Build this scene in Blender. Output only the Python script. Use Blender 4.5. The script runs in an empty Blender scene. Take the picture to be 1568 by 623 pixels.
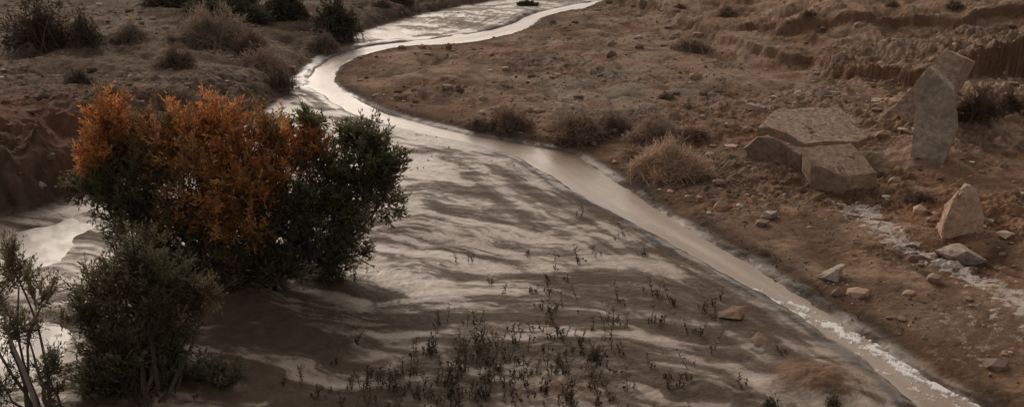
import bpy, bmesh, math, numpy as np
from mathutils import Vector, noise as mnoise
rng=np.random.default_rng(7)
scene=bpy.context.scene
# ------------------------------------------------------------------ camera
CH=6.5; PITCH=math.radians(16.5); F=1893.0
cam=bpy.data.cameras.new("camera"); co=bpy.data.objects.new("camera",cam)
scene.collection.objects.link(co); co.location=(0,0,CH)
co.rotation_euler=(math.pi/2-PITCH,0,0); cam.sensor_width=36
cam.lens=18/math.tan(math.radians(22.5)); cam.clip_end=3000; cam.clip_start=0.1
scene.camera=co
cp,sp=math.cos(PITCH),math.sin(PITCH)
def ray(u,v):
    a=(np.asarray(u,float)-784)/F; b=(311.5-np.asarray(v,float))/F
    return a, cp+b*sp, -sp+b*cp
def g(u,v,z=0.0):
    dx,dy,dz=ray(u,v); t=(z-CH)/dz
    return np.stack([dx*t,dy*t],-1)
def at_y(u,v,y):
    dx,dy,dz=ray(u,v); t=y/dy
    return np.array([dx*t,y,CH+dz*t])
# ------------------------------------------------------------------ noise
_r=np.random.default_rng(3); _A=_r.random((256,256))*2*np.pi
GX=np.cos(_A).astype(np.float32); GY=np.sin(_A).astype(np.float32)
def gn(x,y,s=0):
    x=x+s*17.31; y=y+s*9.77
    ix=np.floor(x); iy=np.floor(y); fx=(x-ix).astype(np.float32); fy=(y-iy).astype(np.float32)
    ix=ix.astype(np.int64); iy=iy.astype(np.int64)
    i0=ix&255;i1=(ix+1)&255;j0=iy&255;j1=(iy+1)&255
    sx=fx*fx*(3-2*fx); sy=fy*fy*(3-2*fy)
    a=GX[i0,j0]*fx+GY[i0,j0]*fy; b=GX[i1,j0]*(fx-1)+GY[i1,j0]*fy
    c=GX[i0,j1]*fx+GY[i0,j1]*(fy-1); d=GX[i1,j1]*(fx-1)+GY[i1,j1]*(fy-1)
    return ((a+(b-a)*sx)*(1-sy)+(c+(d-c)*sx)*sy)*1.4
def fbm(x,y,o=4,s=0,gain=.5):
    r=0;a=1.0;n=0
    for i in range(o):
        r=r+a*gn(x,y,s+i*3); n+=a; a*=gain
        x,y=(x*1.62-y*1.18),(x*1.18+y*1.62)
    return r/n
def fbma(x,y,o=4,s=0,gain=.55):
    """fbm that keeps its stretch direction"""
    r=0;a=1.0;n=0
    for i in range(o):
        r=r+a*gn(x,y,s+i*5); n+=a; a*=gain; x=x*1.9+.37; y=y*2.1+.71
    return r/n
def ss(a,b,x):
    t=np.clip((x-a)/(b-a),0,1); return t*t*(3-2*t)
def mixc(a,b,t): return a*(1-t[:,None])+b*t[:,None]
C=lambda *c: np.array(c,float)[None,:]
# ------------------------------------------------------------------ plan curves
def pl_dist(x,y,P):
    d=np.full(x.shape,1e9)
    for i in range(len(P)-1):
        ax,ay=P[i];bx,by=P[i+1];ex,ey=bx-ax,by-ay
        t=np.clip(((x-ax)*ex+(y-ay)*ey)/(ex*ex+ey*ey+1e-9),0,1)
        d=np.minimum(d,(x-ax-t*ex)**2+(y-ay-t*ey)**2)
    return np.sqrt(d)
def sd(x,y,P):
    d=pl_dist(x,y,np.vstack([P,P[:1]])); ins=np.zeros(x.shape,bool)
    for i in range(len(P)):
        ax,ay=P[i];bx,by=P[(i+1)%len(P)]
        if ay==by: continue
        c=((ay>y)!=(by>y))&(x<(bx-ax)*(y-ay)/(by-ay)+ax); ins^=c
    return np.where(ins,d,-d)
def smooth(P,n=1):
    P=np.array(P,float)
    for _ in range(n):
        Q=[P[0]]
        for i in range(len(P)-1):
            Q+= [P[i]*.75+P[i+1]*.25, P[i]*.25+P[i+1]*.75]
        Q.append(P[-1]); P=np.array(Q)
    return P
SL=[(1010,-28),(925,-3),(865,8),(805,20),(782,34),(735,48),(660,58),(590,64),(540,72),(500,88),(474,108),(470,128),(500,150),(530,172),(570,184),(620,199),(690,214),(750,228),(800,243),(836,268),(885,300),(945,330),(1000,360),(1072,400),(1130,432),(1185,462),(1240,500),(1300,540),(1350,580),(1395,623),(1450,680)]
SR=[(1035,-28),(950,-2),(890,12),(835,24),(812,40),(760,57),(690,68),(610,74),(560,82),(528,96),(508,112),(512,128),(545,148),(590,168),(640,184),(700,198),(770,211),(840,222),(890,232),(905,245),(940,268),(990,298),(1035,328),(1085,360),(1160,400),(1210,432),(1262,462),(1320,500),(1380,540),(1450,582),(1525,623),(1600,680)]
LBp=[(0,332),(60,322),(110,303),(150,285),(200,262),(280,235),(350,205),(400,178),(430,152),(446,128),(466,106),(496,82),(530,64),(556,48),(600,34),(650,22),(700,12),(760,0),(830,-14),(900,-32)]
tw=lambda L,z=0: np.array([g(u,v,z) for u,v in L])
wSL=smooth(tw(SL)); wSR=smooth(tw(SR)); wLB=smooth(tw(LBp))
STP=np.vstack([wSL,wSR[::-1]])
LBP=np.vstack([[(-40,wLB[0][1]-4)],wLB,[(60,700),(-900,700),(-900,10)]])
RBP=np.vstack([wSR,[(60,-60),(900,-60),(900,700),(80,700)]])
LEp=[(930,-20),(980,-8),(1040,18),(1090,46),(1150,60),(1220,80),(1290,98),(1370,113),(1430,118),(1480,108),(1568,102),(1800,100)]
wLE=tw(LEp,.75)
LEP=np.vstack([wLE,[(900,wLE[-1][1]),(900,700),(40,700)]])
PO1=tw([(-150,365),(0,345),(60,333),(120,318),(165,340),(150,372),(120,400),(70,418),(0,428),(-150,440)])
PO2=tw([(-150,470),(30,470),(95,470),(135,490),(140,540),(120,580),(60,600),(-150,610)])
MOUNDS=[]
for u,v,r,h in [(1250,585,.55,.12),(1130,478,.3,.05),(880,605,.7,.08),(800,560,1.5,.06),(370,430,1.9,.16),(1440,240,1.6,.35),(1530,190,2.2,.5),(1225,250,1.3,.15),(1090,220,1.3,.22),(1480,370,1.2,.12),(720,25,2.5,.12),(260,590,1.3,.15),(180,110,3,.3),(1180,520,.35,.04),(1050,590,.6,.04)]:
    p=g(u,v); MOUNDS.append((p[0],p[1],r,h))
WL=-0.05
def terrain(x,y,full=False):
    x=np.asarray(x,float);y=np.asarray(y,float)
    wx=fbm(x*.9,y*.9,3,11)*.35; wy=fbm(x*.9,y*.9,3,23)*.35
    n1=fbm(x*2.6,y*2.6,4,5,.6)*.12
    X=x+wx*.5;Y=y+wy*.5
    dS=sd(x+wx*.3,y+wy*.3,STP)+n1*.5
    dL=sd(X,Y,LBP)+n1*1.4; dR=sd(x+wx*.3,y+wy*.3,RBP)+n1*.6
    dE=sd(x+wx*1.6,y+wy*1.6,LEP)+fbm(x*.45,y*.45,3,7)*1.2
    big=fbm(x*.13,y*.13,3,31); mid=fbm(x*.7,y*.7,4,37); fine=fbm(x*4.2,y*4.2,4,41,.6)
    clod=np.abs(fbm(x*1.9,y*1.9,4,43,.6))
    lod=1-.62*ss(25,45,y)
    midg=fbm(x*.7,y*.7,2,37)*(1-lod)+mid*lod; fg=fine*lod; cg=clod*lod
    rough_patch=ss(-.14,.16,fbm(x*.28,y*.28,3,191))
    sx=x*.32+wx*.5; sy=y*1.05+.28*x+wy*1.2+fbm(x*.22,y*.22,2,51)*1.2
    st=fbma(sx,sy,4,57,.6)
    z=.012+.018*mid+.006*st+.006*fine
    wash=ss(28,35,y)
    z=z-wash*(.060-.14*np.clip(fbma(x*.34+y*.1,y*.16-x*.1,4,61)+.1,-.1,.5))
    z=np.maximum(z,-.036-wash*.06)
    z=z-.2*ss(-.02,.35,dS)
    dp=np.maximum(sd(X,Y,PO1),sd(X,Y,PO2))+mid*.5
    z=z-.11*ss(-.1,.6,dp)*(dL<0.3)
    aL=ss(0,.7,dL); aR=ss(0,.35,dR)
    HL=1.45-1.0*ss(20,34,y)
    gulL=np.abs(fbm(x*.9,y*.9,3,49))
    tL=HL*(.62*ss(0,.40,dL)+.38*ss(.3,1.8,dL+mid*.9-gulL*1.5))
    z=z+aL*(tL+.018*np.clip(dL,0,40)+.18*midg+.06*fg*(.4+rough_patch)+.30*big+.20*cg*rough_patch)
    gul=np.abs(fbm(x*.55+2,y*.30+.25*x,4,47))
    gulg=np.abs(fbm(x*.55+2,y*.30+.25*x,2,47))*(1-lod)+gul*lod
    z=z+ss(0,.3,dR)*(.075)+aR*.017*np.clip(dR,0,35)+ss(.2,2.5,dR)*(.14*midg+.18*big+.28*np.minimum(gulg,.3)+.24*cg*rough_patch)+aR*.06*fg*(.3+.9*rough_patch)
    hE=(.28+.85*ss(8,13,x))*(1+.8*fbm(x*.15,y*.15,2,77))
    z=z+hE*(.88*ss(0,.26,dE)+.12*ss(.3,2.3,dE))+ss(0.3,3,dE)*(.20*midg)
    z=z+.16*ss(-1.1,0,dE)*(.5+1.6*cg)
    # second, lower terrace step behind the rim
    z=z+.26*ss(3.2,3.6,dE+big*6+.4*midg)*ss(4,10,x)
    for mx,my,r,h in MOUNDS:
        z=z+h*np.exp(-((x-mx)**2+(y-my)**2)/(r*r))*(1+.5*mid+.4*fine)
    z=z+ss(70,300,y)*(6+25*fbm(x*.012,y*.012,3,71))*ss(70,300,y)
    if not full: return z
    return z,dict(dS=dS,dL=dL,dR=dR,dE=dE,dp=dp,st=st,mid=mid,fine=fine,big=big,n1=n1,wx=wx,wy=wy,clod=clod,gul=gul,rp=rough_patch,gulL=gulL,midg=midg)
def place(u,v):
    u=np.atleast_1d(np.asarray(u,float)); v=np.atleast_1d(np.asarray(v,float)); z=np.zeros(u.shape)
    for _ in range(10):
        p=g(u,v,z); zz=terrain(p[:,0],p[:,1]); z=z*.4+zz*.6
    p=g(u,v,z); return np.column_stack([p,terrain(p[:,0],p[:,1])])
# ------------------------------------------------------------------ mesh helper
def mesh_from(name,chunks,mats,smoothf=False,attrs=None):
    V=np.concatenate([c[0] for c in chunks]); col=np.concatenate([c[2] for c in chunks])
    li=[];lt=[];mi=[];o=0
    for c in chunks:
        f=c[1]+o; li.append(f.ravel()); lt.append(np.full(len(f),f.shape[1])); mi.append(np.full(len(f),c[3])); o+=len(c[0])
    li=np.concatenate(li).astype(np.int32);lt=np.concatenate(lt).astype(np.int32);mi=np.concatenate(mi).astype(np.int32)
    me=bpy.data.meshes.new(name); me.vertices.add(len(V)); me.vertices.foreach_set('co',V.astype(np.float32).ravel())
    me.loops.add(len(li)); me.loops.foreach_set('vertex_index',li)
    me.polygons.add(len(lt)); ls=np.zeros(len(lt),np.int32); ls[1:]=np.cumsum(lt)[:-1]
    me.polygons.foreach_set('loop_start',ls)
    try: me.polygons.foreach_set('loop_total',lt)
    except Exception: pass
    me.polygons.foreach_set('material_index',mi)
    me.polygons.foreach_set('use_smooth',np.full(len(lt),smoothf))
    me.update(calc_edges=True)
    a=me.attributes.new('Col','FLOAT_COLOR','POINT')
    a.data.foreach_set('color',np.column_stack([col,np.ones(len(col))]).astype(np.float32).ravel())
    if attrs:
        for k,w in attrs.items():
            a=me.attributes.new(k,'FLOAT','POINT'); a.data.foreach_set('value',w.astype(np.float32))
    for m in mats: me.materials.append(m)
    ob=bpy.data.objects.new(name,me); scene.collection.objects.link(ob); return ob
# ------------------------------------------------------------------ materials
def newmat(name):
    m=bpy.data.materials.new(name); m.use_nodes=True; nt=m.node_tree
    return m,nt,nt.nodes['Principled BSDF']
def noise_n(nt,scale,detail=4,rough=.6):
    p=nt.nodes.new('ShaderNodeNewGeometry'); n=nt.nodes.new('ShaderNodeTexNoise')
    n.inputs['Scale'].default_value=scale;n.inputs['Detail'].default_value=detail;n.inputs['Roughness'].default_value=rough
    nt.links.new(p.outputs['Position'],n.inputs['Vector']); return n
def maprange(nt,src,a,b,c,d):
    m=nt.nodes.new('ShaderNodeMapRange'); 
    for i,v in zip(('From Min','From Max','To Min','To Max'),(a,b,c,d)): m.inputs[i].default_value=v
    nt.links.new(src,m.inputs['Value']); return m.outputs['Result']
def mulcol(nt,col,fac):
    m=nt.nodes.new('ShaderNodeVectorMath'); m.operation='SCALE'
    nt.links.new(col,m.inputs[0]); nt.links.new(fac,m.inputs['Scale']); return m.outputs[0]
def attr(nt,n):
    a=nt.nodes.new('ShaderNodeAttribute'); a.attribute_name=n; return a
def bump(nt,h,dist,strength=1,prev=None):
    b=nt.nodes.new('ShaderNodeBump'); b.inputs['Distance'].default_value=dist
    if isinstance(strength,(int,float)): b.inputs['Strength'].default_value=strength
    else: nt.links.new(strength,b.inputs['Strength'])
    nt.links.new(h,b.inputs['Height'])
    if prev: nt.links.new(prev,b.inputs['Normal'])
    return b.outputs['Normal']
def ground_material():
    m,nt,b=newmat("desert_soil")
    c=attr(nt,'Col'); n1=noise_n(nt,9,6,.65); n2=noise_n(nt,55,4,.7)
    x=mulcol(nt,c.outputs['Color'],maprange(nt,n1.outputs['Fac'],.3,.7,.84,1.16))
    x=mulcol(nt,x,maprange(nt,n2.outputs['Fac'],.3,.7,.76,1.24))
    nt.links.new(x,b.inputs['Base Color'])
    r=attr(nt,'Rough'); nt.links.new(r.outputs['Fac'],b.inputs['Roughness'])
    st=maprange(nt,r.outputs['Fac'],.3,.9,.06,1.0)
    nn=bump(nt,n1.outputs['Fac'],.07,st); nn=bump(nt,n2.outputs['Fac'],.018,st,nn)
    nt.links.new(nn,b.inputs['Normal'])
    b.inputs['IOR'].default_value=1.4
    s=attr(nt,'Spec'); nt.links.new(s.outputs['Fac'],b.inputs['Specular IOR Level'])
    return m
def water_material():
    m,nt,b=newmat("muddy_water")
    c=attr(nt,'Col'); nt.links.new(c.outputs['Color'],b.inputs['Base Color'])
    r=attr(nt,'Rough'); nt.links.new(r.outputs['Fac'],b.inputs['Roughness'])
    n=noise_n(nt,2.2,4,.5); n2=noise_n(nt,14,3,.5)
    nn=bump(nt,n.outputs['Fac'],.016,.5); nn=bump(nt,n2.outputs['Fac'],.004,.5,nn); nt.links.new(nn,b.inputs['Normal'])
    b.inputs['IOR'].default_value=1.33
    return m
def veg_material(name,trans=.0,rough=.7):
    m,nt,b=newmat(name); c=attr(nt,'Col'); nt.links.new(c.outputs['Color'],b.inputs['Base Color'])
    b.inputs['Roughness'].default_value=rough; b.inputs['Specular IOR Level'].default_value=.12
    if trans:
        t=nt.nodes.new('ShaderNodeBsdfTranslucent'); nt.links.new(c.outputs['Color'],t.inputs['Color'])
        mx=nt.nodes.new('ShaderNodeMixShader'); mx.inputs[0].default_value=trans
        nt.links.new(b.outputs[0],mx.inputs[1]); nt.links.new(t.outputs[0],mx.inputs[2])
        nt.links.new(mx.outputs[0],nt.nodes['Material Output'].inputs['Surface'])
    return m
def stone_material(name,c1,c2,dust_toplight):
    m,nt,b=newmat(name)
    n1=noise_n(nt,1.8,6,.65); n2=noise_n(nt,11,7,.65); n3=noise_n(nt,60,3,.6)
    mx=nt.nodes.new('ShaderNodeMix'); mx.data_type='RGBA'
    mx.inputs[6].default_value=(*c1,1); mx.inputs[7].default_value=(*c2,1)
    nt.links.new(maprange(nt,n1.outputs['Fac'],.4,.6,0,1),mx.inputs[0])
    geo=nt.nodes.new('ShaderNodeNewGeometry'); sep=nt.nodes.new('ShaderNodeSeparateXYZ'); nt.links.new(geo.outputs['Normal'],sep.inputs[0])
    ad=nt.nodes.new('ShaderNodeMath'); ad.operation='MULTIPLY'
    nt.links.new(maprange(nt,sep.outputs['Z'],.2,1,0,1),ad.inputs[0]); nt.links.new(maprange(nt,n2.outputs['Fac'],.38,.62,.2,.95),ad.inputs[1])
    m2=nt.nodes.new('ShaderNodeMix'); m2.data_type='RGBA'; nt.links.new(ad.outputs[0],m2.inputs[0])
    nt.links.new(mx.outputs[2],m2.inputs[6]); m2.inputs[7].default_value=(*dust_toplight,1)
    x=mulcol(nt,m2.outputs[2],maprange(nt,n2.outputs['Fac'],.3,.7,.64,1.28)); x=mulcol(nt,x,maprange(nt,n3.outputs['Fac'],.3,.7,.88,1.12))
    nt.links.new(x,b.inputs['Base Color']); b.inputs['Roughness'].default_value=.92; b.inputs['Specular IOR Level'].default_value=.15
    nn=bump(nt,n2.outputs['Fac'],.035,.7); nn=bump(nt,n3.outputs['Fac'],.006,.6,nn); nt.links.new(nn,b.inputs['Normal'])
    return m
M_ground=ground_material(); M_water=water_material()
M_leaf=veg_material("foliage",.4); M_bark=veg_material("bark",0,.9)
M_conc=stone_material("broken_concrete",(.27,.19,.135),(.42,.30,.22),(.50,.365,.27))  # top dust lightened in colour so slab tops look lit
M_dark=stone_material("shaded_rubble_concrete",(.18,.13,.095),(.26,.19,.145),(.30,.22,.165))  # darker concrete copy, shade put into its colour
M_conc2=stone_material("weathered_concrete",(.29,.235,.185),(.46,.385,.31),(.50,.405,.315))
M_rock=stone_material("sandstone",(.46,.30,.205),(.58,.42,.31),(.54,.39,.28))
M_mud=stone_material("mud_crust",(.22,.14,.09),(.27,.175,.12),(.25,.165,.115))
M_grey=stone_material("grey_rock",(.26,.205,.165),(.40,.325,.265),(.44,.35,.28))
# ------------------------------------------------------------------ terrain grid
ang=np.radians(np.concatenate([np.linspace(33,20,320)[:-1],np.linspace(20,6.4,520),np.linspace(6.3,.55,70)[1:]]))
ys=CH/np.tan(ang)
ys=np.concatenate([np.linspace(-60,ys[0],40)[:-1],ys]); 
sc=np.linspace(-.49,.49,1350); ex=.49*np.exp(np.linspace(0,math.log(14),45))[1:]
sc=np.concatenate([-ex[::-1],sc,ex])
Sg,Yg=np.meshgrid(sc,ys); Xg=Sg*np.maximum(Yg,9.0)
nr,nc=Yg.shape; X=Xg.ravel();Y=Yg.ravel()
Z,D=terrain(X,Y,True)
idx=np.arange(nr*nc).reshape(nr,nc)
faces=np.stack([idx[:-1,:-1],idx[:-1,1:],idx[1:,1:],idx[1:,:-1]],-1).reshape(-1,4)
dS,dL,dR,dE,dp=D['dS'],D['dL'],D['dR'],D['dE'],D['dp']; st=D['st'];mid=D['mid'];fine=D['fine'];big=D['big'];wx_,wy_=D['wx'],D['wy'];clod=D['clod'];rp=D['rp']
wv=fbm(X*.22,Y*.22,2,51)
s2=fbma(X*.28+wx_*.7,Y*1.35+.22*X+wy_*1.9+wv*1.8,6,87,.72)
s3=fbma((X*.7+Y*.7)*1.3+wx_*1.5,(Y*.6-X*.75)*.22+wy_*.6,5,93,.68)
near=np.exp(-((dS+.0)/2.0)**2)
s4=fbma(-dS*2.4+wx_*.8,(X*.6-Y*.8)*.18+wy_*.6,5,99,.65)
sx_=(s2*(1-.6*near)+s4*.7*near+.42*s3+.2*st)-.04*near
def blobf(L):
    r=np.zeros_like(X)
    for u,v,rx,ry,w in L:
        p=g(u,v); r=r+w*np.exp(-((X-p[0])/rx)**2-((Y-p[1])/ry)**2)
    return r
tone=blobf([(600,260,2.2,5,.08),(560,200,2,6,.12),(420,560,2.4,2.0,-.22),(450,470,2,1.4,-.22),(600,510,2.5,1,-.08),(750,340,2.5,3,.03),(600,430,.9,.8,.14),(900,400,1.3,1.2,-.05),(640,385,2,.8,-.08),(80,380,2,3,.15),(60,540,1.5,1.5,.15),(450,150,3,4,.12),(1050,560,1.5,1.5,-.04)])
q=sx_+tone
streak=np.clip(.65*ss(-.26,.24,q)+.35*ss(-.06,.10,q+.5*s3+.15*fine),0,1)
silt=mixc(C(.105,.073,.050),C(.325,.252,.188),streak)
silt=mixc(silt,C(.44,.365,.295),ss(.16,.34,q)*.7)
silt=silt*(1+.4*fine[:,None])
wash=ss(28,35,Y)
bl=np.abs(fbma((X+Y*.35)*.5,(Y-X*.5)*.12,4,181,.6))
washc=mixc(C(.23,.17,.12),C(.40,.33,.265),ss(-.12,.18,sx_+.10))
washc=mixc(C(.09,.068,.05),washc,ss(.0,.028,bl))
silt=mixc(silt,washc,wash*.85)
litter=ss(.08,.28,fbm(X*5,Y*5,4,97,.6)+.3*mid)*(.35+.65*rp)
sand=mixc(C(.245,.150,.094),C(.41,.28,.192),np.clip(.5+1.6*mid+.7*fine,0,1))
redb=np.clip(blobf([(1090,215,1.6,2,.9),(1450,350,2.2,2,.6),(1500,310,2,2,.3),(1180,330,1.5,2,.2),(1280,560,.5,.6,.6),(820,90,4,8,.25),(1330,50,5,5,.2),(1030,120,4,5,.15)])+.35*big,0,1)
sand=mixc(sand,C(.31,.160,.086),redb)
sand=mixc(sand,C(.30,.235,.18),np.clip(blobf([(1000,130,4,7,.6),(870,160,2,3,.6),(1530,130,3,3,.5),(900,60,4,10,.3),(1350,30,6,6,.3)])*(.7+1.5*mid),0,1))
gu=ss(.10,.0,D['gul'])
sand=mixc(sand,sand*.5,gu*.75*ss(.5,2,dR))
dampp=ss(.02,.2,fbm(X*.5,Y*.5,4,211,.6)+.25*np.exp(-(dR/2.2)**2))*(1-ss(4,9,dR))
sand=mixc(sand,sand*.56,dampp*.75)
sand=mixc(sand,sand*.34,litter*np.clip(.42+blobf([(1200,380,2,3,.5),(1300,440,2,2,.4),(1000,130,4,7,.5),(1350,480,2,1.5,.3),(1100,290,1.5,2,.3)]),0,.9))
bank=mixc(C(.125,.089,.064),C(.25,.18,.13),np.clip(.5+1.6*mid+.8*fine,0,1))
bank=mixc(bank,C(.18,.09,.055),np.clip(blobf([(60,265,2.2,2.5,.8),(20,220,3,3,.3)]),0,1))
bank=mixc(bank,bank*.42,litter*.7)
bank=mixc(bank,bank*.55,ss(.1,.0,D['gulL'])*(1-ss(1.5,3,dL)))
col=silt
tR=ss(-.03,.15,dR+.08*fine); tL=ss(-.05,.2,dL)
col=mixc(col,sand,tR)
dw=.22+.018*np.clip(Y-25,0,60)
damp=np.exp(-((dR-.08)/dw)**2)*(dR>-.4)
col=mixc(col,col*.36,np.clip(damp*(.8+1.5*mid),0,.92))
dwl=.10+.014*np.clip(Y-25,0,60)
dampL=np.exp(-((dS+.10)/dwl)**2)*(dR<-.2)
col=mixc(col,col*.34,np.clip(dampL*(.85+2.2*mid),0,.92))
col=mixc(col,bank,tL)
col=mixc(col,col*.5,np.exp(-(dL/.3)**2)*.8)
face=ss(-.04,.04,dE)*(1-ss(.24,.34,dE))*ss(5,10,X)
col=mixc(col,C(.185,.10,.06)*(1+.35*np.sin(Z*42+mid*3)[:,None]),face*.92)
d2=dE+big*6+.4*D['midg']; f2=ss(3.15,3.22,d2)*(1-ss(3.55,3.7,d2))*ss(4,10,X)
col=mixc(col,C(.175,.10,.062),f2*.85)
col=mixc(col,C(.24,.19,.15),ss(.05,.2,dS))
rm=np.clip(blobf([(1250,585,.5,.45,1.3),(880,605,.7,.35,.8),(1180,520,.3,.25,.8)])*(1+2*mid)-.25+.9*fine,0,1)*(1-tR)*(1-tL)*(Y<20)
rm=rm*(blobf([(1250,585,.8,.6,1),(880,605,1,.5,1),(1180,520,.5,.4,1)])>.15)
col=mixc(col,C(.25,.152,.096),rm)
SA=smooth(tw([(1310,320),(1345,355),(1390,385),(1440,408),(1490,430),(1530,462),(1590,500),(1680,560)],.1))
dsa=pl_dist(X+wx_*.8,Y+wy_*.8,SA)
sn=fbm(X*6,Y*6,5,131,.7)
salt=np.clip(ss(.0,.22,sn+.42*np.exp(-(dsa/.28)**2)-.2)*np.exp(-(dsa/.75)**2)*1.3,0,1)
salt=np.maximum(salt,ss(.12,.3,sn)*np.clip(blobf([(1530,510,1.0,.7,.9),(875,168,.8,1.2,.9),(1520,560,.7,.6,.5)]),0,1))
salt*= (dR>0.1)
col=mixc(col,C(.66,.58,.50),salt*.85)
wet=np.clip((1-tR)*(1-tL),0,1)
wetv=wet*np.clip(.25+.75*streak+wash*.2,0,1)*(1-rm)
rough=.92-.38*wetv-.06*wet-.12*wash*wet*streak
rough=np.clip(rough-.1*dampL,.34,.95)
spec=.06+.34*wet*np.clip(.15+streak,0,1)
col=np.clip(col,.01,.9)
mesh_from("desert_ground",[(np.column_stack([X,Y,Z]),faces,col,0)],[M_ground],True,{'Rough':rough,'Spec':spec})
# ------------------------------------------------------------------ water
vis=(Z<WL+.02).reshape(nr,nc)
k=(vis[:-1,:-1]|vis[:-1,1:]|vis[1:,1:]|vis[1:,:-1]).ravel()
k&=(Y[faces[:,0]]>8)&(Y[faces[:,0]]<140)&(np.abs(X[faces[:,0]])<40)
wf=faces[k]; used,inv=np.unique(wf,return_inverse=True); wf=inv.reshape(-1,4)
wX,wY=X[used],Y[used]
FO=smooth(tw([(1140,440),(1215,470),(1290,500),(1340,530),(1395,562),(1450,588),(1510,618),(1560,650)]))
df=pl_dist(wX,wY,FO)
ca,sa=math.cos(math.radians(-50)),math.sin(math.radians(-50))
al=wX*ca+wY*sa; ac=-wX*sa+wY*ca
fn=fbm(al*3.2,ac*6.5,5,151,.68)
foam=ss(.05,.10,fn+.34*np.exp(-(df/.18)**2)-.165-.10*ss(14,18,wY))*np.exp(-(df/.55)**4)
pond=ss(-2.5,-3.5,wX)*ss(26,24,wY)
foam=np.maximum(foam,ss(.2,.26,fbm(wX*3,wY*6,4,161,.6)-.05)*(wX<-3)*(wY<18)*.7)
wcol=mixc(C(.28,.21,.15),C(.38,.305,.235),np.clip(.5+1.8*fbma(-dS[used]*3,al*.35,4,171),0,1))
ps=fbma((wX+wY*.6)*1.6,(wY-wX*1.2)*.5,5,223,.65)
wcol=mixc(wcol,mixc(C(.20,.15,.105),C(.40,.325,.25),ss(-.15,.2,ps)),pond)
wcol=mixc(wcol,C(.80,.76,.72),np.clip(foam,0,1))
wz=WL+.012*foam
rw=.24+.14*np.clip(.5+1.5*fbma(-dS[used]*2,al*.3,4,173),0,1)
rw=rw*(1-pond)+pond*(.46-.12*ps)
mesh_from("stream_water",[(np.column_stack([wX,wY,wz]),wf,wcol,0)],[M_water],True,{'Rough':np.clip(rw+.5*foam,.1,1)})
# ------------------------------------------------------------------ vegetation builders
def unit(v): return v/np.maximum(np.linalg.norm(v,axis=-1,keepdims=True),1e-9)
def blades(P,Dr,L,W,col):
    n=len(P); s=unit(np.cross(Dr,rng.normal(size=(n,3)))); L=L[:,None];W=W[:,None]
    V=np.stack([P,P+Dr*L*.5+s*W*.5,P+Dr*L,P+Dr*L*.5-s*W*.5],1).reshape(-1,3)
    return (V,np.arange(4*n).reshape(-1,4),np.repeat(col,4,0),0)
def tubes(A,B,ra,rb,col,mi=1):
    n=len(A); d=unit(B-A); s=unit(np.cross(d,np.array([.31,.77,.55])[None,:])); t=np.cross(d,s)
    V=[]
    for k_ in range(4):
        c,si=math.cos(k_*math.pi/2),math.sin(k_*math.pi/2); w=s*c+t*si
        V+= [A+w*ra[:,None],B+w*rb[:,None]]
    V=np.stack(V,1).reshape(-1,3); b=np.arange(n)[:,None]*8
    F=np.concatenate([b+np.array([[2*i,(2*i+2)%8,(2*i+3)%8,2*i+1]]) for i in range(4)])
    return (V,F,np.repeat(col,8,0),mi)
def curve_tube(P,r0,r1,col):
    P=np.array(P); n=len(P)-1; r=np.linspace(r0,r1,n+1)
    return tubes(P[:-1],P[1:],r[:-1],r[1:],np.tile(col,(n,1)))
PAL={'O':(.54,.235,.09),'Y':(.54,.30,.13),'G':(.17,.16,.085),'D':(.115,.105,.065),'M':(.34,.20,.092),'B':(.22,.165,.105)}
def tamarisk(name,base,clumps,dens=1.0,bark=(.12,.09,.07),bw=.02,roots=.35,leafL=.075):
    ch=[]
    for (u,v,y,rp_,ck) in clumps:
        Cn=at_y(u,v,y); sl=math.sqrt(y*y+(CH-Cn[2])**2); r=rp_*sl/F
        rt=np.array([base[0]+rng.normal()*roots,base[1]+rng.normal()*roots*.7,base[2]-.05])
        k_=7; t=np.linspace(0,1,k_)[:,None]; end=Cn+[0,0,-.3*r]
        mid_=(rt+end)/2+np.array([rng.normal()*.12,rng.normal()*.12,-.15]); 
        P=(1-t)**2*rt+2*t*(1-t)*mid_+t*t*end+rng.normal(size=(k_,3))*.02
        ch.append(curve_tube(P,.028+.02*rng.random(),.010,bark))
        M_=int(34*dens*(r/.45)**1.3)+6
        dr=unit(rng.normal(size=(M_,3))+[0,0,.45]); S=Cn+rng.normal(size=(M_,3))*r*.18+[0,0,-.25*r]
        E=Cn+dr*r*(rng.uniform(.6,1.32,(M_,1)))*[1,1,1.15]
        low=E[:,2]<terrain(E[:,0],E[:,1])+.03; E[low,2]=terrain(E[low,0],E[low,1])+.05
        ch.append(tubes(S,E,np.full(M_,.008),np.full(M_,.003),np.tile(bark,(M_,1))))
        K=11;t=rng.uniform(.15,1.0,(M_,K,1)); T=S[:,None]+(E-S)[:,None]*t
        td=unit(unit(E-S)[:,None]*.9+rng.normal(size=(M_,K,3))*.5+[0,0,.35])
        tl=rng.uniform(.09,.22,(M_,K,1))
        Bn=10; q=rng.uniform(0,1,(M_,K,Bn,1))
        P=T[:,:,None]+td[:,:,None]*tl[:,:,None]*q
        bd=unit(td[:,:,None]+rng.normal(size=(M_,K,Bn,3))*.42)
        c0=np.array(PAL[ck]); alt=np.array(PAL['M' if ck in 'OY' else ('D' if ck=='G' else 'G')])
        pick=(rng.random((M_,1))<.22)
        cs=np.where(pick,alt,c0)*rng.uniform(.6,1.4,(M_,1))
        cc=cs[:,None,None]*rng.uniform(.7,1.3,(M_,K,Bn,1))*np.ones(3)
        n=M_*K*Bn
        ch.append(blades(P.reshape(-1,3),bd.reshape(-1,3),rng.uniform(.6,1.3,n)*leafL,rng.uniform(.6,1.3,n)*bw,np.clip(cc.reshape(-1,3),0,.7)))
    return mesh_from(name,ch,[M_leaf,M_bark])
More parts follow.
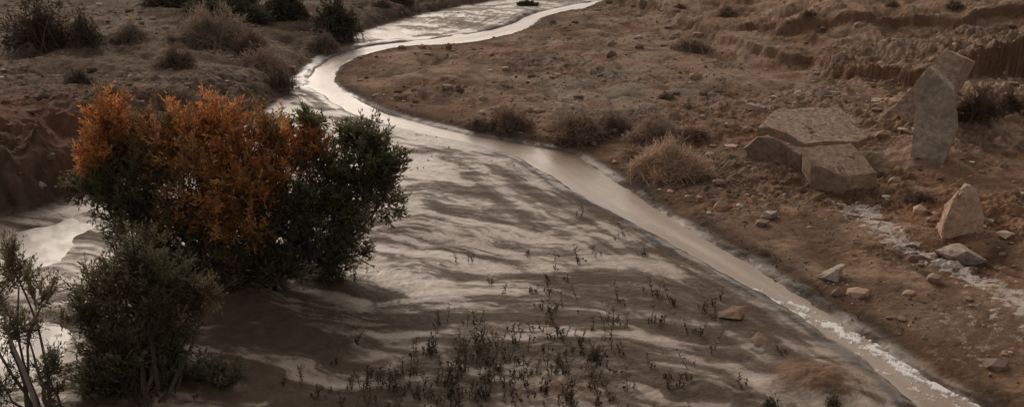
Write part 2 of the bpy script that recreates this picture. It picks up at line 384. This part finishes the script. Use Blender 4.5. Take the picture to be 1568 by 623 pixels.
def dry_shrub(name,u,v,wp,hp,col=(.17,.125,.095),n=320,leaf=None,bw=.011):
    p=place(u,v)[0]; sl=math.sqrt(p[1]**2+(CH-p[2])**2); R=wp/2*sl/F; H=hp*sl/F
    n=int(n*max(.4,min(2.5,R/.6)))
    S=p+rng.normal(size=(n,3))*[R*.35,R*.3,0]; S[:,2]=terrain(S[:,0],S[:,1])-.02
    a=rng.uniform(0,2*np.pi,n); e=rng.uniform(.0,1,n)
    ph=rng.random(3)*6
    lob=.75+.3*np.sin(a*2+ph[0])+.2*np.sin(a*5+ph[1])
    E=p+np.column_stack([np.cos(a)*R*np.sqrt(e)*lob,np.sin(a)*R*.8*np.sqrt(e)*lob,H*(1.0-.7*e)*rng.uniform(.35,1.2,n)*(.8+.3*np.sin(a*3+ph[2]))])
    Mi=(S+E)/2+rng.normal(size=(n,3))*R*.1; Mi[:,2]+=H*.08
    cc=np.array(col)*rng.uniform(.5,1.5,(n,1))
    w=bw*sl/26
    ch=[tubes(S,Mi,np.full(n,w*.45),np.full(n,w*.35),cc),tubes(Mi,E,np.full(n,w*.35),np.full(n,w*.2),cc)]
    K=8; t=rng.uniform(.2,1,(n,K,1)); P=Mi[:,None]+(E-Mi)[:,None]*t
    bd=unit(unit(E-Mi)[:,None]+rng.normal(size=(n,K,3))*.7+[0,0,.1])
    lc=(np.array(leaf) if leaf else np.array(col))*rng.uniform(.6,1.4,(n,K,1))
    m=n*K
    ch.append(blades(P.reshape(-1,3),bd.reshape(-1,3),rng.uniform(.4,1.2,m)*R*(.22 if leaf is None else .14),np.full(m,w*(.9 if leaf is None else 2.6)),np.clip(lc.reshape(-1,3),0,.7)))
    return mesh_from(name,ch,[M_leaf,M_bark])
yb=17.9
big_c=[(172,222,yb+.3,50,'O'),(165,185,yb+.3,34,'O'),(150,250,yb+.2,35,'O'),(235,212,yb+.3,45,'M'),(282,215,yb+.2,48,'O'),(335,200,yb+.3,48,'O'),(300,262,yb-.1,50,'Y'),(365,232,yb,52,'O'),
(340,318,yb-.5,55,'O'),(400,272,yb-.2,52,'O'),(412,210,yb+.4,42,'M'),(448,238,yb+.2,45,'O'),(285,325,yb-.4,45,'M'),(375,350,yb-.6,42,'Y'),(478,228,yb+.2,32,'O'),(250,262,yb+.1,45,'M'),(370,290,yb-.5,40,'Y'),
(565,238,yb+.3,42,'G'),(590,262,yb+.2,34,'G'),(545,288,yb,48,'G'),(505,265,yb+.1,42,'G'),(480,318,yb-.1,52,'G'),(530,332,yb,42,'G'),(585,300,yb+.1,30,'G'),(478,192,yb+.4,20,'G'),(540,215,yb+.5,26,'G'),
(128,280,yb+.2,24,'G'),(160,295,yb+.1,32,'G'),(200,285,yb,42,'G'),(222,330,yb-.2,45,'D'),(190,330,yb,36,'G'),(200,240,yb+.5,35,'D'),
(240,375,yb-.2,45,'D'),(320,392,yb-.5,55,'D'),(400,400,yb-.5,50,'D'),(465,385,yb-.4,52,'D'),(525,375,yb-.1,40,'D'),(430,335,yb-.4,52,'D'),(300,350,yb-.2,50,'D'),(350,415,yb-.7,32,'B'),(430,418,yb-.6,30,'B'),(500,405,yb-.3,30,'D'),(280,415,yb-.5,30,'D'),(390,310,yb+.1,55,'D')]
bp=place(370,425)[0]
tamarisk("autumn_tamarisk_bush",(bp[0],yb,terrain(np.array([bp[0]]),np.array([yb]))[0]),big_c,1.1)
y2=14.0
fr=[(205,398,y2,45,'D'),(250,430,y2,45,'G'),(155,440,y2,40,'B'),(215,470,y2,52,'G'),(285,470,y2+.1,42,'D'),(165,520,y2,48,'G'),(240,540,y2,55,'D'),(310,455,y2,20,'B'),(135,485,y2,36,'G'),(205,590,y2-.2,55,'D'),(290,590,y2,38,'D'),(340,598,y2,36,'D'),(190,430,y2-.1,40,'B'),(150,580,y2-.2,40,'D'),(270,505,y2,40,'G'),(190,545,y2-.2,50,'B'),(250,485,y2-.2,40,'B'),(240,600,y2-.3,45,'B'),(210,560,y2-.4,48,'G'),(160,610,y2-.4,40,'D')]
b2=place(225,612)[0]; tamarisk("green_tamarisk_bush",b2,fr,1.1,leafL=.06,bw=.015,roots=.25,bark=(.085,.065,.05))
y3=12.4
lf=[(22,428,y3,32,'B'),(62,462,y3,26,'B'),(10,500,y3,32,'B'),(72,565,y3,24,'D'),(18,395,y3,16,'B'),(78,600,y3,22,'D'),(-20,460,y3,40,'B'),(40,505,y3,20,'B'),(5,590,y3,28,'D')]
b3=place(60,640)[0]; 
lt=tamarisk("sparse_tamarisk_sapling",b3,lf,.65,bark=(.15,.12,.10),leafL=.05,bw=.012,roots=.1)
tr=np.array([at_y(u,v,y3-.1) for u,v in [(62,660),(52,610),(35,565),(18,525),(8,495),(5,470)]])
tk=mesh_from("trunk",[curve_tube(tr,.035,.014,(.30,.25,.22))],[M_leaf,M_bark],True); tk.parent=lt
GRN=(.095,.092,.058); GB=(.14,.11,.08)
for a in [("dry_shrub",320,66,130,58,(.34,.26,.20),420),("dry_shrub",385,78,70,36,(.22,.16,.12)),("dark_green_shrub",350,30,170,48,GB,500,GRN),("dark_green_shrub",435,28,100,50,GB,400,GRN),("dark_green_shrub",515,55,90,62,GB,400,GRN),
 ("dark_green_shrub",60,74,120,90,(.14,.10,.08),260,(.10,.08,.055)),("dark_green_shrub",130,70,80,60,(.16,.12,.09),200,(.11,.09,.06)),("dark_green_shrub",270,10,110,30,GB,300,GRN),("dry_shrub",45,92,60,24,(.26,.2,.155)),("dry_shrub",270,104,75,36,(.17,.12,.09)),("dry_shrub",400,108,85,38,(.36,.27,.21),340),("dry_shrub",428,140,62,48,(.18,.13,.1)),
 ("dry_shrub",120,132,60,30,(.12,.09,.07)),("dry_shrub",165,152,60,20,(.3,.23,.17)),("dry_shrub",495,78,56,32,(.25,.18,.14)),("dry_shrub",255,154,80,16,(.25,.19,.14)),("dry_shrub",200,60,60,24,(.26,.2,.15)),
 ("dry_shrub",585,12,34,12,(.2,.15,.11)),("dark_green_shrub",610,6,60,14,GB,200,(.09,.085,.055)),("dark_green_shrub",808,9,40,9,(.1,.09,.06),120,(.08,.08,.05)),
 ("dry_shrub",1025,268,155,50,(.52,.38,.27),700),("dry_shrub",885,212,125,42,(.27,.19,.14),420),("dry_shrub",1000,214,110,38,(.36,.26,.2),400),("dry_shrub",780,196,100,32,(.23,.16,.12),360),("dry_shrub",735,194,60,14,(.22,.16,.12)),("dry_shrub",935,200,80,28,(.25,.18,.13)),("dry_shrub",1060,212,60,18,(.26,.18,.13)),("dry_shrub",975,240,60,16,(.4,.29,.21)),
 ("dry_shrub",1060,80,72,22,(.32,.24,.18)),("dry_shrub",1112,26,44,18,(.3,.23,.17)),("dry_shrub",1040,14,24,8,(.2,.15,.11)),("dry_shrub",1240,24,28,10,(.22,.17,.12)),("dry_shrub",1368,10,28,8,(.2,.15,.11)),("dry_shrub",1462,10,34,8,(.2,.15,.11)),
 ("dry_shrub",1500,180,90,52,(.13,.09,.065),360),("dry_shrub",1545,172,60,36,(.15,.10,.075)),("dry_shrub",1410,310,60,16,(.17,.12,.09)),("dry_shrub",1020,150,36,8,(.24,.18,.13)),("dry_shrub",910,550,36,24,(.12,.09,.06),200),("dry_shrub",1275,622,40,26,(.11,.10,.06),200),("dry_shrub",1180,622,40,22,(.11,.10,.06),200)]:
    kw={}
    if len(a)>6: kw['n']=a[6]
    if len(a)>7: kw['leaf']=a[7]
    dry_shrub(*a[:6],**kw)
def sprigs(name,us,vs,hmin,hmax,col):
    P=place(us,vs); n=len(P); ch=[]
    h=hmin+(hmax-hmin)*rng.random(n)**2.2
    lean=rng.normal(size=(n,2))*.28
    top=P+np.column_stack([lean[:,0]*h,lean[:,1]*h,h])
    cc=np.array(col)*rng.uniform(.6,1.6,(n,1))
    ch.append(tubes(P-[0,0,.02],top,np.full(n,.006),np.full(n,.002),cc))
    K=18;t=rng.uniform(.05,1,(n,K,1)); Q=P[:,None]+(top-P)[:,None]*t
    bd=unit(rng.normal(size=(n,K,3))*[.9,.9,.3]+[0,0,.7])
    ch.append(blades(Q.reshape(-1,3),bd.reshape(-1,3),(np.repeat(h,K)*.6+.04)*rng.uniform(.2,.5,n*K),np.full(n*K,.012),np.repeat(cc,K,0)))
    return mesh_from(name,ch,[M_leaf,M_bark])
us=[];vs=[]
for u,v,su,sv,k_ in [(760,565,75,35,60),(890,590,55,30,36),(700,540,35,25,22),(820,520,60,16,24),(565,605,50,15,24),(960,470,90,45,20),(840,430,90,40,12),(1090,520,60,40,12),(640,600,50,20,14),(480,560,50,30,5),(1010,570,60,40,10),(740,400,70,40,6),(900,350,60,40,5),(720,600,60,18,26)]:
    cu=rng.normal(u,su,k_);cv=rng.normal(v,sv,k_)
    for a_,b_ in zip(cu,cv):
        for _ in range(1+rng.poisson(1.8)):
            us.append(a_+rng.normal()*5); vs.append(b_+rng.normal()*2)
us=np.array(us);vs=np.array(vs); kk=(vs<640)&(vs>300)&(us>430); us=us[kk];vs=vs[kk]
kk=us<(vs-300)*1.55+870; us,vs=us[kk],vs[kk]
sprigs("mud_sprigs",us,vs,.03,.28,(.08,.057,.038))
us=np.concatenate([rng.uniform(560,800,40),rng.uniform(1000,1450,170),rng.uniform(480,640,30),rng.uniform(760,1150,180)]);vs=np.concatenate([rng.uniform(195,262,40),rng.uniform(280,500,170),rng.uniform(110,165,30),rng.uniform(120,215,180)])
kk=~((us>1000)&(vs>us*.66-350)&(vs>280)); sprigs("dry_weed_litter",us[kk],vs[kk],.01,.05,(.10,.075,.055))
# ------------------------------------------------------------------ loose stones
def ico():
    bm=bmesh.new(); bmesh.ops.create_icosphere(bm,subdivisions=1,radius=1)
    V=np.array([v.co[:] for v in bm.verts]);Fc=np.array([[v.index for v in f.verts] for f in bm.faces]);bm.free();return V,Fc
IV,IF=ico()
n=80000; y=11+60*rng.random(n)**.8; x=rng.uniform(-.5,.5,n)*y
z,dd=terrain(x,y,True)
cl=fbm(x*.35,y*.35,3,201)
keep=((dd['dL']>.1)&(rng.random(n)<.30+cl))|((dd['dR']>.2)&(rng.random(n)<.17+.9*cl+.16*np.exp(-(dd['dR']/2.5)**2)+.35*np.exp(-((dd['dE']+.7)/.7)**2)))
x,y,z=x[keep],y[keep],z[keep]; isL=dd['dL'][keep]>0; n=len(x)
s=.011+.018*rng.pareto(2.0,n); s=np.minimum(s,.16)
V=IV[None]*(1+rng.uniform(-.28,.28,(n,12,1)))*rng.uniform(.7,1.3,(n,1,3))*[1,1,.65]*s[:,None,None]
V=V+np.stack([x,y,z+s*.2],-1)[:,None]
base=np.where(isL[:,None],np.array([.23,.172,.13]),np.array([.31,.212,.152]))*np.exp(rng.normal(size=(n,1))*.45)
mesh_from("scattered_stones",[(V.reshape(-1,3),(IF[None]+12*np.arange(n)[:,None,None]).reshape(-1,3),np.clip(np.repeat(base,12,0),0,.6),0)],[M_bark])
# ------------------------------------------------------------------ slabs and boulders
def roughen(bm,amp,target,seed,chip=1.0):
    for _ in range(10):
        bmesh.ops.triangulate(bm,faces=bm.faces[:])
        E=[e for e in bm.edges if e.calc_length()>target]
        if not E: break
        bmesh.ops.subdivide_edges(bm,edges=E,cuts=1)
    bmesh.ops.triangulate(bm,faces=bm.faces[:])
    bm.normal_update()
    off={}
    for v in bm.verts:
        p=v.co*1.0+Vector((seed*3.1,seed,0))
        k=mnoise.fractal(p*2.2,1,2,3)*.5+mnoise.fractal(p*9,1,2,3)*.5
        sharp=0
        if len(v.link_faces)>1:
            ns=[f.normal for f in v.link_faces]; m=min(a.dot(ns[0]) for a in ns); sharp=1 if m<.6 else 0
        c=max(0,mnoise.noise(p*5)+.1)*sharp*chip
        off[v]=v.normal*(amp*k-amp*4*c)
    for v,o_ in off.items(): v.co+=o_
def add_bm(name,bm,mat,parent=None,smooth_=False):
    me=bpy.data.meshes.new(name);bm.to_mesh(me);bm.free();me.materials.append(mat)
    for p in me.polygons:p.use_smooth=smooth_
    o=bpy.data.objects.new(name,me);scene.collection.objects.link(o)
    if parent:o.parent=parent
    return o
def slab(name,pix,anchor,normal,thick,mat,seed,amp=.008,target=.05,parent=None,ext=None,chip=.7):
    """outline surveyed on the slab's main face (a plane through anchor), extruded by its thickness"""
    nrm=np.array(normal,float);nrm/=np.linalg.norm(nrm); an=np.array(anchor)
    pts=[]
    for u,v in pix:
        d=np.array(ray(u,v)); t=((an-[0,0,CH])@nrm)/(d@nrm); pts.append(np.array([0,0,CH])+d*t)
    ev=-nrm*thick if ext is None else np.array(ext)
    bm=bmesh.new(); a=[bm.verts.new(p) for p in pts]; b=[bm.verts.new(p+ev) for p in pts]; m=len(pts)
    bm.faces.new(a); bm.faces.new(b[::-1])
    for i in range(m): bm.faces.new([a[i],b[i],b[(i+1)%m],a[(i+1)%m]])
    bmesh.ops.recalc_face_normals(bm,faces=bm.faces[:])
    roughen(bm,amp,target,seed,chip)
    return add_bm(name,bm,mat,parent)
def boulder(name,u,v,wx,wy,wz,mat,seed,rot=0,amp=.02,sink=.15,pts=None,box=False):
    p=place(u,v)[0]; r=np.random.default_rng(seed); bm=bmesh.new()
    if pts is None:
        if box:
            q=np.array([(a,b,c) for a in(-.5,.5) for b in(-.5,.5) for c in(-.5,.5)])*(1+r.uniform(-.3,.3,(8,3)))
            t=r.uniform(-.5,.5); q=np.column_stack([q[:,0],q[:,1],q[:,2]+q[:,0]*t]); q=q*np.array([wx,wy,wz])
        else:
            q=unit(r.normal(size=(11,3)))*r.uniform(.85,1.1,(11,1)); q=q*np.array([wx,wy,wz])*.5
    else: q=np.array(pts)*np.array([wx,wy,wz])
    c,s_=math.cos(rot),math.sin(rot); q=np.column_stack([q[:,0]*c-q[:,1]*s_,q[:,0]*s_+q[:,1]*c,q[:,2]])
    q[:,2]+= -q[:,2].min()-sink*wz
    for a in q: bm.verts.new(a+p+[0,wy*.4,0])
    h=bmesh.ops.convex_hull(bm,input=bm.verts[:])
    for g_ in [e for e in h['geom_interior'] if isinstance(e,bmesh.types.BMVert)]: bm.verts.remove(g_)
    for vv in [v_ for v_ in bm.verts if not v_.link_faces]: bm.verts.remove(vv)
    roughen(bm,amp,max(wx,wz)*.09,seed,.8)
    return add_bm(name,bm,mat)
# large flat slab, tipped towards the stream, propped on rubble coloured dark for the shade in the gap beneath
a=place(1238,262)[0]
slab("concrete_slab",[(1160,196),(1186,169),(1256,163),(1294,180),(1331,209),(1314,217),(1262,216),(1232,220),(1206,204),(1178,195)],a+[0,.95,.62],(.06,-.30,1),.19,M_conc,1,amp=.011)
slab("concrete_slab",[(1229,226),(1302,219),(1322,238),(1343,264),(1292,270),(1242,249)],place(1285,302)[0]+[0,.1,.40],(.06,-.50,1),.42,M_conc,2,ext=(.02,.04,-.46),amp=.011)
slab("concrete_slab",[(1138,228),(1160,210),(1186,212),(1222,238),(1206,252),(1160,249)],place(1180,250)[0]+[0,.15,0],(-.25,-1,.5),.5,M_dark,3,ext=(.1,.5,-.1))
slab("concrete_slab",[(1250,168),(1280,163),(1322,186),(1318,194),(1290,190)],place(1290,195)[0]+[0,.9,.35],(.1,-.3,1),.2,M_conc,8)
a=place(1430,248)[0]
slab("upright_concrete_slab",[(1403,124),(1424,103),(1460,138),(1463,200),(1444,252),(1394,240),(1400,190)],a,(-.35,-1,.22),.3,M_conc2,4,ext=(.14,.24,.0),amp=.008)
a=place(1395,192)[0]
slab("leaning_concrete_slab",[(1370,164),(1396,134),(1422,102),(1450,76),(1480,90),(1460,128),(1412,182),(1386,194)],a+[0,.75,0],(-.35,-1,.75),.3,M_conc,5,ext=(.28,.16,-.10),amp=.008)
for i,(u,v,wx,wy,wz,m,bx) in enumerate([(1158,168,.6,.5,.22,M_conc,0),(1188,152,.35,.3,.2,M_grey,0),(1225,145,.5,.4,.12,M_grey,0),(1262,152,.42,.3,.30,M_grey,0),(1280,148,.35,.3,.2,M_grey,0),(1385,162,.5,.4,.2,M_conc,0),(1440,190,.9,.6,.5,M_dark,1),(1350,157,.8,.5,.10,M_grey,0),(1478,405,.85,.6,.42,M_grey,0),(1280,432,.68,.5,.28,M_grey,0),(1130,486,.70,.45,.10,M_mud,0),(1168,524,.6,.35,.07,M_mud,0),(1226,262,.4,.4,.3,M_dark,1),(1205,300,.3,.2,.08,M_grey,0),(1545,365,.4,.3,.15,M_rock,0),(1178,335,.35,.2,.10,M_grey,1),(1510,345,.4,.3,.2,M_grey,0),(925,303,.22,.2,.1,M_grey,0),(1200,170,.4,.3,.2,M_conc,0),(1390,205,.5,.4,.2,M_conc,0)]):
    boulder("rock_boulder" if m not in (M_conc,M_dark) else "concrete_rubble",u,v,wx,wy,wz,m,20+i,rot=i*.7,amp=.015,box=bool(bx),sink=.25)
boulder("standing_sandstone_rock",1476,362,.68,.5,.88,M_rock,60,amp=.025,sink=.06,pts=[(-.5,-.3,0),(.5,-.25,0),(.5,.4,0),(-.45,.4,0),(-.5,-.35,.28),(.5,-.2,.4),(.45,.3,.45),(-.35,.3,.55),(-.24,-.15,.80),(.04,-.1,1.0),(.26,.1,.95),(.05,.2,1.0),(.40,-.05,.72)])
A=place(850,222)[0]+[0,0,.10]; B=place(945,214)[0]+[0,.1,.14]; t=np.linspace(0,1,14)[:,None]
P=A*(1-t)+B*t+np.column_stack([np.zeros(14),rng.normal(size=14)*.012,rng.normal(size=14)*.012])
mesh_from("driftwood_log",[curve_tube(P,.10,.07,(.13,.095,.075)),tubes(P[4:5],P[4:5]+[[.1,-.25,.15]],np.array([.03]),np.array([.01]),np.array([[.1,.08,.06]]))],[M_leaf,M_bark],True)
# ------------------------------------------------------------------ light
AZ,EL=-20,27
w=bpy.data.worlds.new("World"); scene.world=w; w.use_nodes=True; nt=w.node_tree
bg=nt.nodes['Background']; sky=nt.nodes.new('ShaderNodeTexSky'); sky.sky_type='NISHITA'; sky.sun_disc=False
sky.sun_elevation=math.radians(EL); sky.sun_rotation=math.radians(AZ); sky.dust_density=4; sky.air_density=1.2; sky.ozone_density=1
hs=nt.nodes.new('ShaderNodeHueSaturation'); hs.inputs['Saturation'].default_value=.22
mt=nt.nodes.new('ShaderNodeMix'); mt.data_type='RGBA'; mt.blend_type='MULTIPLY'; mt.inputs[0].default_value=1; mt.inputs[7].default_value=(1,.90,.82,1)
nt.links.new(sky.outputs[0],hs.inputs['Color']); nt.links.new(hs.outputs[0],mt.inputs[6]); nt.links.new(mt.outputs[2],bg.inputs['Color'])
bg.inputs['Strength'].default_value=.108
sl=bpy.data.lights.new("sun",'SUN'); sl.energy=.85; sl.angle=math.radians(25); sl.color=(1,.91,.82)
so=bpy.data.objects.new("sun",sl); scene.collection.objects.link(so)
d=Vector((math.sin(math.radians(AZ))*math.cos(math.radians(EL)),math.cos(math.radians(AZ))*math.cos(math.radians(EL)),math.sin(math.radians(EL))))
so.rotation_euler=d.to_track_quat('Z','Y').to_euler()
scene.view_settings.view_transform='Standard'; scene.view_settings.look='None'; scene.view_settings.exposure=0
